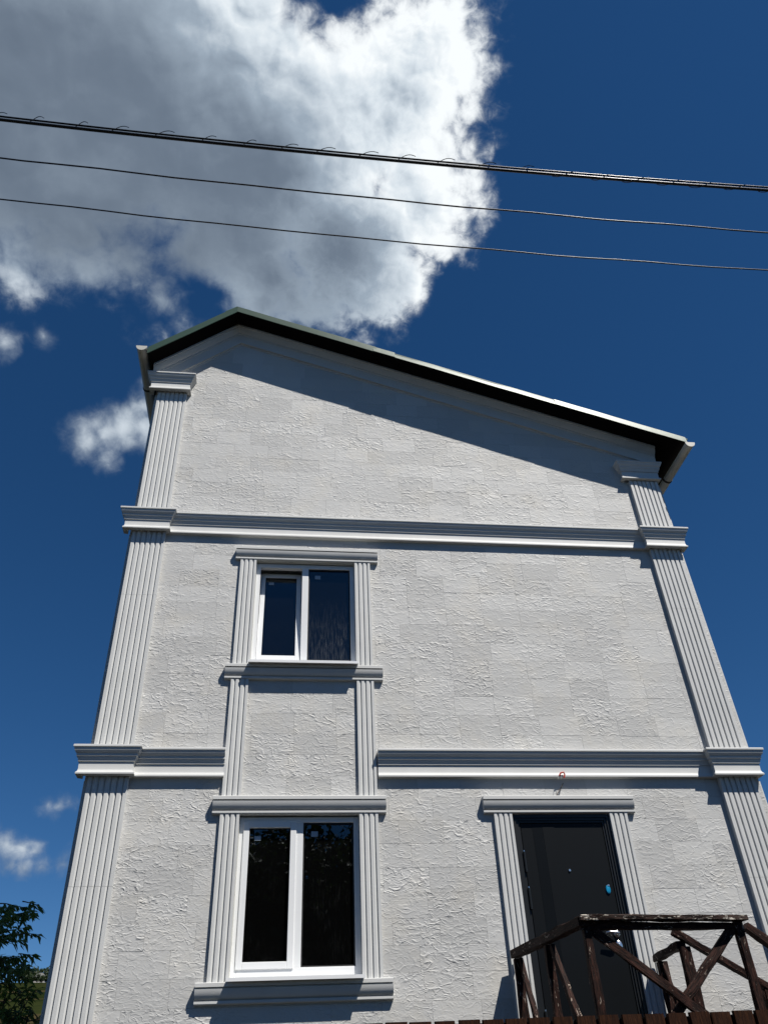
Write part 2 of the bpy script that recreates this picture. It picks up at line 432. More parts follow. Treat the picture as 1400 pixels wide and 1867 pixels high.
def gable_clip(poly, drop=0.):
    poly = clip(poly, -TL, 1, AP[1]-TL*AP[0]-drop)
    if poly: poly = clip(poly, TR, 1, AP[1]+TR*AP[0]-drop)
    if poly: poly = clip(poly, 1, .0235, 4.52+8*.0235)
    return poly
def build_walls():
    m = MB()
    xs = sorted({XL, W1[0], W1[1], DR[0], DR[1], 5.0}); zs = sorted({0, DR[2], W1[2], DR[3], W1[3], W2[2], W2[3], 11.})
    for i in range(len(xs)-1):
        for j in range(len(zs)-1):
            cx, cz = (xs[i]+xs[i+1])/2, (zs[j]+zs[j+1])/2
            if any(o[0] < cx < o[1] and o[2] < cz < o[3] for o in OPEN): continue
            p = gable_clip([(xs[i], zs[j]), (xs[i+1], zs[j]), (xs[i+1], zs[j+1]), (xs[i], zs[j+1])])
            if p: m.prism(p, .014, .26)
    w = m.obj('wall', 'wall', house, fix=False)
    # side and rear walls, floors
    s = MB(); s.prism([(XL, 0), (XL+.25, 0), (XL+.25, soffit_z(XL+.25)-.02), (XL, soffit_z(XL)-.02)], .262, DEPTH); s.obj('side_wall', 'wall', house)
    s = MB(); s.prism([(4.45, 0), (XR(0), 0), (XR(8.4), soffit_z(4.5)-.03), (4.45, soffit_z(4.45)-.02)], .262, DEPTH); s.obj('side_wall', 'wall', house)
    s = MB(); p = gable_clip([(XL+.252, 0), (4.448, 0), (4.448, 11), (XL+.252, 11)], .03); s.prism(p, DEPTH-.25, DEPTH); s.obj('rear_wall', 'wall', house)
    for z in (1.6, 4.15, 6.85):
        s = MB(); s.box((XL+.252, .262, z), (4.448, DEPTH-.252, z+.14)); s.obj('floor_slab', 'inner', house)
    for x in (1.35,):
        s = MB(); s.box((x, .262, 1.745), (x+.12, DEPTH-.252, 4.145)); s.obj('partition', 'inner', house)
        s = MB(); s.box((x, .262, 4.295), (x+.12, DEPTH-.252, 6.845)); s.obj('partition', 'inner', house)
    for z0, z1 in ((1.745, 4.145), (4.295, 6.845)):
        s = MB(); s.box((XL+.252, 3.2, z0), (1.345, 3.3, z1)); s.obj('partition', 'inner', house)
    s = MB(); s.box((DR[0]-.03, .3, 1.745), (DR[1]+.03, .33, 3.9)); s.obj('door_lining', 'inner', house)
    # side pilaster seen edge-on beyond the left corner
    for z0, z1 in ((0, 4.13), (4.40, 6.81), (7.06, 8.94)):
        s = MB(); s.box((XL-.012, .03, z0), (XL-.001, .36, z1)); s.obj('side_pilaster', 'trim', house)
        xr = XR((z0+z1)/2)
        s = MB(); v = [(XR(z0)+.002, .03, z0), (XR(z0)+.03, .03, z0), (XR(z0)+.03, .36, z0), (XR(z0)+.002, .36, z0)]
        zt = min(z1, 7.8); v += [(XR(zt)+.002, .03, zt), (XR(zt)+.03, .03, zt), (XR(zt)+.03, .36, zt), (XR(zt)+.002, .36, zt)]
        s.add(v, [(0,3,2,1),(4,5,6,7),(0,1,5,4),(1,2,6,5),(2,3,7,6),(3,0,4,7)]); s.obj('side_pilaster', 'trim', house)
    return w
wall = build_walls()

def build_panels():
    PW, PH, Z0 = .40, .2, 2.367-.2*6
    cells = []
    pr = random.Random(5)
    j = 0
    while Z0+j*PH < 10.3:
        z0 = Z0+j*PH; z1 = z0+PH
        off = pr.choice((0, .5, .5, .25, .75))*PW + pr.uniform(-.03, .03)
        x = XL-.4+off
        while x < 5.1:
            polys = [[(x+.0006, z0+.0006), (x+PW-.0006, z0+.0006), (x+PW-.0006, z1-.0006), (x+.0006, z1-.0006)]]
            polys = [clip(p, -1, 0, -XL) for p in polys]
            for o in OPEN:
                o = (o[0]-.008, o[1]+.008, o[2]-.008, o[3]+.008)
                nxt = []
                for p in polys:
                    if not p: continue
                    l = clip(p, 1, 0, o[0]); r = clip(p, -1, 0, -o[1])
                    mid = clip(clip(p, -1, 0, -o[0]) or [], 1, 0, o[1]) if p else []
                    lo = clip(mid, 0, 1, o[2]) if mid else []; hi = clip(mid, 0, -1, -o[3]) if mid else []
                    if not mid or len(lo)+len(hi) and (max(q[1] for q in p) <= o[2] or min(q[1] for q in p) >= o[3]): nxt.append(p)
                    else: nxt += [q for q in (l, r, lo, hi) if q and len(q) > 2]
                polys = nxt
            for p in polys:
                p = gable_clip(p, .01)
                if not p or len(p) < 3: continue
                ar = abs(sum(p[i-1][0]*p[i][1]-p[i][0]*p[i-1][1] for i in range(len(p))))/2
                if ar < .004: continue
                zc = sum(q[1] for q in p)/len(p)
                cells.append((zc, p))
            x += PW
        j += 1
    vis = [c for c in cells if c[0] > 1.9]
    vis.sort(key=lambda c: c[0])
    low = [c for c in cells if c[0] <= 1.9]
    def shape(m, p):
        y = pr.uniform(-.0007, .0007); n = len(p)
        tx, tz = pr.uniform(-.002, .002), pr.uniform(-.003, .003)
        cx = sum(q[0] for q in p)/n; cz = sum(q[1] for q in p)/n
        fr = [(q[0], y+(q[0]-cx)*tx+(q[1]-cz)*tz, q[1]) for q in p]
        m.add(fr+[(a, .0135, c) for a, _, c in fr], [tuple(range(n))]+[(i, n+i, n+(i+1) % n, (i+1) % n) for i in range(n)])
        return n+1
    def rnd_attr(o, vals):
        a = o.data.attributes.new('rnd', 'FLOAT', 'FACE'); a.data.foreach_set('value', vals)
    for zc, p in vis[:300]:
        m = MB(); k = shape(m, p)
        n = len(p); loc = (sum(q[0] for q in p)/n, 0, zc)
        o = m.obj('panel', 'panel', wall, fix=False, loc=loc); rnd_attr(o, [pr.random()]*k)
    m = MB(); vals = []
    for zc, p in vis[300:]+low:
        k = shape(m, p); vals += [pr.random()]*k
    o = m.obj('panel', 'panel', wall, fix=False); o['kind'] = 'stuff'; rnd_attr(o, vals)
    print('panels', len(vis), len(low))
build_panels()

# ---- mouldings
BELT = [(0,0),(.088,0),(.091,-.004),(.091,-.02),(.083,-.024),(.080,-.046),(.072,-.060),(.062,-.070),(.059,-.074),(.059,-.094),(.051,-.098),
        (.049,-.112),(.041,-.124),(.041,-.138),(.032,-.141),(.030,-.203),(.034,-.222),(.046,-.236),(.046,-.25),(0,-.256)]
def ovolo():
    p = [(0,0),(.062,0),(.066,-.004),(.066,-.031),(.044,-.032),(.044,-.043)]
    for k in range(11):
        u = k/10; p.append((.020+.043*math.sqrt(max(0., 1-(.25+.75*u)**2)), -.044-.076*u))
    return p+[(.020,-.123),(.037,-.124),(.037,-.141),(.032,-.147),(0,-.152)]
LINTEL = ovolo()
def sweep(m, path, prof, ztop):
    P = [Vector(p) for p in path]; rings = []
    for i, p in enumerate(P):
        t1 = (P[i]-P[i-1]).normalized() if i else None
        t2 = (P[i+1]-P[i]).normalized() if i < len(P)-1 else None
        n1 = Vector((t1.y, -t1.x)) if t1 else None; n2 = Vector((t2.y, -t2.x)) if t2 else None
        if n1 is None: o = n2
        elif n2 is None: o = n1
        else: o = (n1+n2)/(1+n1.dot(n2))
        rings.append([(p.x+o.x*d, p.y+o.y*d, ztop+z) for d, z in prof])
    m.loft(rings)
def belt(name, xa, xb, ztop, prof=BELT, parent=None, mat='trim'):
    m = MB(); sweep(m, [(xa, .001), (xb, .001)], prof, ztop)
    return m.obj(name, mat, parent or house, auto=35)
def block(xc, ztop, hw=.204, core=.066):
    m = MB(); sweep(m, [(xc-hw, .012), (xc-hw, -core), (xc+hw, -core), (xc+hw, .012)], BELT, ztop)
    return m.obj('capital', 'trim', house, auto=35)
def pilaster(x0, z0, z1, w, flats, pd, x1=None, parent=None, g=.015, name='pilaster'):
    pitch = (w+.024)/flats; fl = pitch-.024
    cs = [(0, .012)]
    for i in range(flats):
        a = i*pitch
        cs += [(a+(.0015 if i == 0 else 0), -pd), (a+fl, -pd)]
        if i < flats-1: cs += [(a+fl+.003, -pd+.002), (a+fl+.015, -pd+g), (a+fl+.0185, -pd+g), (a+fl+.0215, -pd+.002)]
    cs += [(w, -pd+.0015), (w, .012)]
    x1 = x0 if x1 is None else x1
    m = MB(); m.loft([[(x0+x, y, z0) for x, y in cs], [(x1+x, y, z1) for x, y in cs]])
    return m.obj(name, 'trim', parent or house)

def rx(z): return 4.148 + (6.75-z)*.0148     # left edge of the right-hand pilaster
Z_LO, Z_UP = 4.398, 7.062
for za, zb in ((0, Z_LO-.24), (Z_LO, Z_UP-.24), (Z_UP, 8.95)):
    # each shaft is made of lengths butted together
    cuts = [za]
    while zb-cuts[-1] > 2.4: cuts.append(cuts[-1]+1.62)
    cuts.append(zb)
    for a, b in zip(cuts, cuts[1:]):
        q = rnd.uniform(-.0015, .0015)
        pilaster(-1.684+q, a+.0008, b-.0008, .350, 7, .045+q*.5)
for za, zb in ((0, Z_LO-.24), (Z_LO, Z_UP-.24), (Z_UP, 7.83)):
    cuts = [za]
    while zb-cuts[-1] > 2.4: cuts.append(cuts[-1]+1.62)
    cuts.append(zb)
    for a, b in zip(cuts, cuts[1:]):
        pilaster(rx(a), a+.0008, b-.0008, .358, 7, .045, x1=rx(b))
for z in (Z_LO, Z_UP, 9.182): block(-1.535, z)
for z, xc in ((Z_LO, 4.373), (Z_UP, 4.338), (8.095, 4.285)): block(xc, z, core=.066 if z < 8 else .036)
belt('belt_course', -1.40, -.508, Z_LO); belt('belt_course', .892, 4.2, Z_LO); belt('belt_course', -1.40, 4.18, Z_UP)

def raking():
    prof = [(0,.0),(.112,.0),(.112,.024),(.098,.026),(.098,.036),(.090,.044),(.080,.066),(.064,.084),(.050,.092),(.050,.112),(.040,.114),(.034,.15),(.030,.20),(.034,.232),(.034,.246),(.010,.248),(.010,.266),(0,.268)]
    def at(x, t, left): return AP[1]+TL*(x-AP[0])-t/CL if left else AP[1]-TR*(x-AP[0])-t/CR
    def apex(t): dx = t*(1/CL-1/CR)/(TL+TR); return (AP[0]+dx, AP[1]-TR*dx-t/CR)
    a = [(apex(t)[0], -d+.001, apex(t)[1]) for d, t in prof]
    m = MB(); m.loft([[(-1.78, -d+.001, at(-1.78, t, 1)) for d, t in prof], a]); m.obj('raking_cornice', 'trim', house, auto=35)
    m = MB(); m.loft([[(p[0]+.0004, p[1], p[2]) for p in a], [(4.57, -d+.001, at(4.57, t, 0)) for d, t in prof]]); m.obj('raking_cornice', 'trim', house, auto=35)
raking()

# ---- roof
def build_roof():
    tl, th = .10, 9.3
    def line(t, y, x, left): return AP[1]+TL*(x-AP[0])+t/CL if left else AP[1]-TR*(x-AP[0])+t/CR
    def apx(t): dx = -t*(1/CL-1/CR)/(TL+TR); return (AP[0]+dx, AP[1]-TR*dx+t/CR)
    a0, a1, a2 = apx(0.), apx(.07), apx(.085)
    # soffit boarding (body of the roof)
    m = MB()
    m.prism([(EL[0], EL[1]), a0, a1, (EL[0], line(.07, 0, EL[0], 1))], -OV+.012, th)
    m.prism([a0, (ER[0], ER[1]), (ER[0], line(.07, 0, ER[0], 0)), a1], -OV+.012, th)
    roof = m.obj('roof', 'soffit', house)
    # metal sheets
    for left in (1, 0):
        e = (EL[0]-.05) if left else (ER[0]+.05)
        m = MB(); q = [(e, line(.072, 0, e, left)), (a1[0], a1[1]+.003), (a2[0], a2[1]+.003), (e, line(.087, 0, e, left))]
        m.prism(q if left else q[::-1], -OV+.016, th+.05); m.obj('roof_sheet', 'roof', roof)
        y = .1
        while y < th:        # standing ribs
            m = MB(); q = [(e, line(.0875, 0, e, left)), (a2[0], a2[1]+.0035), (a2[0], a2[1]+.025), (e, line(.108, 0, e, left))]
            m.prism(q if left else q[::-1], y, y+.03); m.obj('roof_rib', 'roof', roof); y += .6
    m = MB(); c = apx(.095)
    m.prism([(c[0]-.14, line(.11, 0, c[0]-.14, 1)), (c[0], c[1]+.012), (c[0]+.16, line(.11, 0, c[0]+.16, 0)), (c[0]+.16, line(.117, 0, c[0]+.16, 0)), (c[0], c[1]+.019), (c[0]-.14, line(.117, 0, c[0]-.14, 1))], -OV+.02, th+.06)
    m.obj('ridge_cap', 'roof', roof)
    # verge trim, in lengths that overlap and twist a little
    def verge(x0, x1, left, tilt, dy):
        m = MB(); rings = []
        n = max(2, int(abs(x1-x0)/.25)+1)
        for k in range(n):
            x = x0+(x1-x0)*k/(n-1); wv = .003*math.sin(x*5.1+dy*900)+.002*math.sin(x*13.)
            yy = -OV+dy+wv*.5
            rings.append([(x, yy+.010, line(-.004, 0, x, left)), (x, yy-.000, line(-.004, 0, x, left)), (x, yy+tilt, line(.050+wv, 0, x, left)), (x, yy+tilt*2.1, line(.094, 0, x, left)),
                          (x, yy+.16, line(.099, 0, x, left)), (x, yy+.16, line(.0965, 0, x, left)), (x, yy+.010+tilt*2, line(.0915, 0, x, left))])
        m.loft(rings); return m.obj('verge_trim', 'rooftrim', roof, auto=30)
    verge(EL[0]-.022, apx(.045)[0], 1, .006, -.004)
    verge(apx(.045)[0], 1.02, 0, .003, -.004); verge(.98, 1.26, 0, .009, -.010); verge(1.22, 3.32, 0, .012, -.005); verge(3.28, ER[0]+.02, 0, .009, -.009)
    # gutters: half-round troughs along both eaves
    def gutter(xc, zt, r):
        m = MB(); rings = []
        for y in (-OV-.02, th):
            o = [(xc+r*math.cos(a), y, zt+r*math.sin(a)) for a in (math.pi+math.pi*k/14 for k in range(15))]
            i = [(xc+(r-.004)*math.cos(a), y, zt+(r-.004)*math.sin(a)) for a in (2*math.pi-math.pi*k/14 for k in range(15))]
            rings.append(o+i)
        m.loft(rings); g = m.obj('gutter', 'gutter', roof, auto=40)
        m = MB(); m.prism([(xc+(r+.004)*math.cos(a), zt+(r+.004)*math.sin(a)) for a in (math.pi+math.pi*k/14 for k in range(15))]+[(xc+r+.004, zt+.008), (xc-r-.004, zt+.008)], -OV-.032, -OV-.0205)
        m.obj('gutter_end_cap', 'gutter', roof)
        for y in (.35, 1.5, 3.0, 4.5, 6.0):
            m = MB(); rr = r+.006
            rings = []
            for yy in (y, y+.03):
                rings.append([(xc+rr*math.cos(a), yy, zt+rr*math.sin(a)) for a in (math.pi+math.pi*k/12 for k in range(13))]+[(xc+(r+.0008)*math.cos(a), yy, zt+(r+.0008)*math.sin(a)) for a in (2*math.pi-math.pi*k/12 for k in range(13))])
            m.loft(rings); m.obj('gutter_bracket', 'gutdirt', roof)
    gutter(-1.908, 9.398, .062); gutter(4.900, 8.232, .058)
    return roof
roof = build_roof()

# ---- windows
def frame_ring(m, x0, x1, z0, z1, w, ya, yb, wb=None):
    wb = wb or w
    m.box((x0, ya, z0), (x0+w, yb, z1)); m.box((x1-w, ya, z0), (x1, yb, z1))
    m.box((x0+w, ya, z0), (x1-w, yb, z0+wb)); m.box((x0+w, ya, z1-w), (x1-w, yb, z1))
def build_window(O, tilt, glass, streak):
    x0, x1, z0, z1 = O
    fy0, fy1 = .034, .10
    m = MB(); fx0, fx1, fz0, fz1 = x0+.002, x1-.002, z0+.014, z1-.012
    frame_ring(m, fx0, fx1, fz0, fz1, .047, fy0, fy1, .062)
    mx0, mx1 = .148, .216
    m.box((mx0, fy0+.001, fz0+.062), (mx1, fy1, fz1-.047))
    win = m.obj('window', 'pvc', house, bevel=.0025)
    # fixed light
    gx0, gx1, gz0, gz1 = mx1, fx1-.047, fz0+.062, fz1-.047
    m = MB(); frame_ring(m, gx0+.0005, gx1-.0005, gz0+.0005, gz1-.0005, .011, .046, .07); m.obj('glazing_bead', 'rubber', win)
    m = MB(); m.box((gx0+.008, .060, gz0+.008), (gx1-.008, .066, gz1-.008)); m.obj('pane', streak, win)
    m = MB(); m.box((gx0+.07, .0585, gz1-.115), (gx0+.13, .0595, gz1-.07)); m.obj('pane_sticker', 'sticker', win)
    # opening sash
    sx0, sx1, sz0, sz1 = fx0+.047, mx0, fz0+.062, fz1-.047
    piv = Vector((0, .06, sz0)); rot = Matrix.Rotation(-tilt, 3, 'X')
    def turn(m):
        m.v = [tuple(piv+rot @ (Vector(v)-piv)) for v in m.v]; return m
    m = MB(); lap = .0 if tilt else .010
    frame_ring(m, sx0-lap+.002, sx1+lap-.002, sz0-lap+.002, sz1+lap-.002, .052, .024 if not tilt else .045, .085); turn(m).obj('sash', 'pvc', win, bevel=.0025)
    m = MB(); frame_ring(m, sx0+.05-lap, sx1-.05+lap, sz0+.05-lap, sz1-.05+lap, .007, .050, .068); turn(m).obj('glazing_bead', 'rubber', win)
    m = MB(); m.box((sx0+.05, .058, sz0+.05), (sx1-.05, .064, sz1-.05)); turn(m).obj('pane', glass, win)
    m = MB(); m.box((sx0+.09, .0565, sz1-.145), (sx0+.145, .0575, sz1-.11)); turn(m).obj('pane_sticker', 'sticker', win)
    if tilt:
        m = MB(); frame_ring(m, sx0-.001, sx1+.001, sz0-.001, sz1+.001, .006, .088, .106); m.obj('seal', 'rubber', win)
    # reveal lining
    m = MB(); m.box((x0+.0005, .002, z0), (x0+.0018, .033, z1)); m.obj('reveal', 'reveal', win)
    # projecting sill board
    m = MB(); m.box((x0-.012, -.118, z0-.014), (x1+.012, .033, z0-.004)); m.box((x0-.012, -.121, z0-.030), (x1+.012, -.1185, z0-.004)); m.obj('sill_board', 'sillmetal', win)
    # dirt left in the sill corner
    return win
def curtain(win):
    m = MB(); a = []; n = 60
    for z in (2.5, 3.95):
        a.append([(.40+.36*k/n, .36+.022*math.sin(k*1.05)+.006*math.sin(k*2.7), z) for k in range(n+1)]+[(.40+.36*k/n, .364+.022*math.sin(k*1.05)+.006*math.sin(k*2.7), z) for k in range(n, -1, -1)])
    m.loft(a); m.obj('curtain', 'curtain', win, auto=60)
win1 = build_window(W1, 0., 'glass1', 'glass1'); win2 = build_window(W2, math.radians(5.5), 'glass1', 'glass2')
curtain(win1)
LX, RXW = -.514, .708
def surround(xa, xb, z0, z1, parent):
    for x in (xa, xb): pilaster(x, z0, z1, .169, 4, .030, parent=parent, g=.013, name='surround_pilaster')
surround(LX, RXW, 2.531, 3.826, win1); surround(LX, RXW, 5.258, 6.505, win2)
for x in (LX, RXW): pilaster(x, 3.972, 5.106, .169, 4, .030, g=.013)
belt('lintel', -.583, .951, 3.970, LINTEL, win1); belt('lintel', -.566, .963, 6.650, LINTEL, win2)
belt('sill', -.597, .951, 2.530, LINTEL, win1); belt('sill', -.579, .970, 5.256, LINTEL, win2)

# ---- entrance door
def build_door():
    x0, x1, z0, z1 = DR
    fy = .0
    m = MB(); m.box((x0+.012, .030, z0+.01), (x1-.012, .085, z1-.004)); door = m.obj('door', 'door', house)
    m = MB()
    for k, (w, y) in enumerate(((.030, -.004), (.052, .006), (.070, .016))):
        a = .002+sum((.030, .022, .018)[:k])
        b = (.030, .022, .018)[k]
        m.box((x0+a, y, z0+.004), (x0+a+b-.0006, .09, z1-a)); m.box((x1-a-b+.0006, y, z0+.004), (x1-a, .09, z1-a))
        m.box((x0+a+b, y, z1-a-b+.0006), (x1-a-b, .09, z1-a))
    m.obj('door_frame', 'doorframe', door)
    m = MB(); m.box((x0+.078, .020, z0+.03), (x1-.078, .0295, z1-.078)); m.obj('door_leaf', 'door', door, bevel=.002)
    m = MB(); m.box((x0+.185, .0185, z0+.05), (x0+.36, .0197, z1-.080)); m.obj('door_strip', 'door2', door)
    m = MB(); m.box((x0+.28, .0172, z0+.05), (x0+.39, .0183, z1-.082)); m.obj('door_strip', 'door', door)
    for z in (3.32, 3.02, 2.1):
        m = MB(); m.tube([(x0+.074, .006, z), (x0+.074, .006, z+.17)], .012, 10); m.obj('hinge', 'doorframe', door, auto=40)
        m = MB(); m.tube([(x0+.074, .006, z+.171), (x0+.074, .006, z+.182)], .006, 8); m.obj('hinge_pin', 'chrome', door, auto=40)
    def oval(c, rx_, rz, y0, y1, mat, name, n=24):
        m = MB(); m.loft([[(c.x+rx_*k*math.cos(a), y, c.z+rz*k*math.sin(a)) for a in (2*math.pi*i/n for i in range(n))] for y, k in ((y0, 1.), (y1+.003, 1.), (y1, .86))])
        return m.obj(name, mat, door, auto=40)
    p = W(1038, 1587, -.02); oval(p, .011, .011, .02, .012, 'chrome', 'peephole')
    p = W(1108, 1622, -.02); oval(p, .021, .036, .02, .010, 'blue', 'lock_escutcheon')
    p = W(1108, 1614.5, -.02); oval(p, .010, .007, .0095, .0075, 'chrome', 'highlight_oval')  # small bright oval imitating the highlight at the top of the blue film
    p = W(1128, 1725, -.02); oval(p, .030, .042, .02, .008, 'chrome', 'cylinder_rosette')
    oval(p, .013, .020, .0078, -.004, 'chrome', 'lock_cylinder')
    p = W(1124, 1703, -.02); oval(p, .027, .027, .02, .010, 'chrome', 'handle_rosette')
    m = MB(); m.tube([(p.x, .012, p.z), (p.x, -.030, p.z), (p.x-.006, -.042, p.z), (p.x-.03, -.047, p.z+.003), (p.x-.075, -.045, p.z+.009), (p.x-.115, -.040, p.z+.004)], [.011, .011, .012, .0105, .009, .0075], 12)
    m.obj('handle', 'chrome', door, smooth=True)
    m = MB(); m.box((x0+.012, -.05, z0-.02), (x1-.012, .09, z0+.0035)); m.obj('threshold', 'doorframe', door)
    surround(1.934, 3.025, 1.75, 3.822, door)
    belt('hood', 1.843, 3.274, 3.966, LINTEL, door)
build_door()

# ---- loose wire above the door hood
def build_wire():
    a = W(1013, 1456, .02); b = W(1016, 1446, .02); c = W(1022, 1437, .012); d = W(1026, 1428, .004)
    t = thing('loose_wire', (W(1022, 1437).x, 0, 4.0), 'loose brown wire end with a red connector above the door hood', 'wire')
    m = MB(); m.tube([a, b, c, d], .004, 6); m.obj('cable_end', 'brownwire', t)
    m = MB(); pts = [W(1019, 1414, .052), W(1022, 1409, .056), W(1027, 1408, .058), W(1029, 1412, .060), W(1028, 1418, .058)]
    m.tube(pts, .0075, 6); m.obj('red_connector', 'red', t)
    for x in (1018, 1023, 1029):
        m = MB(); m.tube([W(x, 1413, .056), W(x-1, 1421, .056)], .0022, 5); m.obj('strand', 'trim', t)
build_wire()

# ------------------------------------------------------------------ porch, railing and stairs
porch = thing('porch', (2.65, -.7, 0), 'weathered dark brown timber porch with cross-braced railing before the black door', 'porch')
def beam(name, p0, p1, w, d, mat='railwood', parent=None, up=(0, -1, 0), jit=.0045, cut0=0., seed=None):
    p0, p1 = Vector(p0), Vector(p1); L = (p1-p0).length; z = (p1-p0).normalized()
    y = Vector(up)-z*Vector(up).dot(z); y.normalize(); x = y.cross(z)
    R = Matrix((x, y, z)).transposed().to_4x4(); R.translation = p0
    r = random.Random(seed if seed is not None else hash((round(p0.x, 3), round(p0.z, 3), round(p1.z, 3))) % 9999)
    w0, d0 = w, d; m = MB(); rings = []; n = max(3, int(L/.12))
    for k in range(n+1):
        zz = L*k/n; e = .004
        w = w0*(1+r.uniform(-.07, .07)); d = d0*(1+r.uniform(-.07, .07))
        cs = [(-w/2+e, -d/2), (w/2-e, -d/2), (w/2, -d/2+e), (w/2, d/2-e), (w/2-e, d/2), (-w/2+e, d/2), (-w/2, d/2-e), (-w/2, -d/2+e)]
        rings.append([(a+r.uniform(-jit, jit), b+r.uniform(-jit, jit), zz + (r.uniform(-jit, jit) if 0 < k < n else 0)) for a, b in cs])
    m.loft(rings); o = m.obj(name, mat, None); o.matrix_world = R
    par = parent or porch; o.parent = par; o.matrix_parent_inverse = Matrix.Translation(-world_loc(par))
    return o
ZR = 2.709; FZ = 1.75
cA = Vector((1.955, -.075, ZR)); cB = Vector((2.115, -1.405, ZR)); cE = Vector((3.345, -1.33, ZR-.012))
# rails
beam('rail', cA+Vector((0, 0, -.042)), cB+Vector((.0, 0, -.040)), .072, .062, up=(0, 0, 1))
beam('rail', cB+Vector((-.03, -.004, -.020)), cE+Vector((0, 0, -.016)), .085, .034, 'railtop', up=(0, 0, 1))
beam('rail', cB+Vector((-.02, .036, -.064)), cE+Vector((-.05, .036, -.060)), .05, .045, up=(0, 0, 1))
# left side posts and braces
beam('post', (1.968, -.115, FZ-.2), cA+Vector((.012, -.04, -.08)), .062, .05)
beam('post', (2.050, -.76, FZ-.2), (2.040, -.745, ZR-.085), .058, .046)
beam('post', (2.150, -1.375, .0), (2.140, -1.365, ZR-.045), .056, .055)
beam('brace', (2.01, -.55, FZ+.0), (1.985, -.14, ZR-.09), .055, .035, up=(-1, 0, 0))
beam('brace', (2.13, -1.20, FZ+.02), (2.055, -.80, ZR-.10), .065, .035, up=(-1, 0, 0))
# front X brace and right post
beam('brace', (2.175, -1.365, ZR-.085), (3.24, -1.33, FZ+.06), .060, .034, up=(0, -1, 0))
beam('brace', (3.255, -1.295, ZR-.075), (2.20, -1.325, FZ-.08), .062, .034, up=(0, -1, 0))
beam('post', (3.305, -1.315, .0), (3.290, -1.30, ZR-.045), .060, .054)
# short return rail beside the wall and the two stair handrails going down to the right
r0 = Vector((3.165, -.07, 2.615)); r1 = Vector((3.10, -.72, 2.615))
beam('rail', r0, r1, .066, .052, up=(0, 0, 1))
beam('post', (3.195, -.115, FZ-.2), (3.185, -.11, 2.585), .07, .055)
beam('post', (3.145, -.70, FZ-.2), (3.130, -.70, 2.60), .075, .06)
beam('brace', (3.20, -.42, FZ), (3.185, -.13, 2.55), .045, .03, up=(-1, 0, 0))
sl1 = Vector((1, 0, -.60)).normalized()
beam('handrail', Vector((3.06, -.72, 2.705)), Vector((3.06, -.72, 2.705))+sl1*2.75, .062, .045, up=(0, 0, 1))
beam('handrail', Vector((3.425, -1.15, 2.660)), Vector((3.425, -1.15, 2.660))+Vector((1, 0, -.78)).normalized()*2.5, .072, .05, up=(0, 0, 1))
beam('post', (3.72, -.72, .9), (3.70, -.72, 2.32), .07, .055)
beam('brace', (3.95, -.72, 1.75), (3.66, -.72, 2.30), .06, .035)
beam('post', (5.2, -1.20, .0), (5.2, -1.20, 1.30), .08, .07)
beam('post', (5.35, -.72, .0), (5.35, -.72, 1.33), .07, .055)
# deck boards, joists, stairs
for k in range(12):
    y = -.06-.115*k
    beam('deck_plank', (1.98, y-.02, FZ-.017), (3.36, y-.02, FZ-.017), .11, .03, up=(0, 0, 1), jit=.0015)
for x in (2.03, 3.22):
    beam('joist', (x+.03, -.05, FZ-.09), (x+.03, -1.42, FZ-.09), .06, .11, up=(0, 0, 1))
for k in range(9):
    beam('stair_tread', (3.50+.245*k, -.66, FZ-.175*(k+1)), (3.50+.245*k, -1.30, FZ-.175*(k+1)), .26, .035, up=(0, 0, 1), jit=.0015)
for y in (-.68, -1.27):
    beam('stringer', (3.36, y, FZ-.16), (5.78, y, .03), .035, .16, up=(0, 0, 1))

# ------------------------------------------------------------------ board fence in front
fence = thing('board_fence', (2.4, -3.2, 0), 'dark brown vertical board fence in front of the porch, cut off by the frame', 'fence')
x = .44; k = 0
while x < 6.4:
    zt = 1.957+rnd.uniform(-.0015, .0015)
    o = beam('board', (x, -3.2+rnd.uniform(-.002, .002), .04), (x, -3.2, zt), .094, .022, 'fence', fence, jit=.0012, seed=k)
    x += .1085+rnd.uniform(-.003, .003); k += 1
for z in (.45, 1.60):
    beam('fence_rail', (.40, -3.145, z), (6.4, -3.145, z), .045, .07, 'fence', fence, up=(0, -1, 0), jit=.001)
m = MB(); m.box((.40, -3.185, .3), (6.4, -3.172, 1.945)); m.obj('gap_shade_board', 'fencedark', fence)  # added black sheet, keeps the board gaps as dark as shade
for x in (.5, 2.6, 4.7, 6.3):
    beam('fence_post', (x, -3.10, -.2), (x, -3.10, 1.90), .07, .07, 'fencedark', fence)

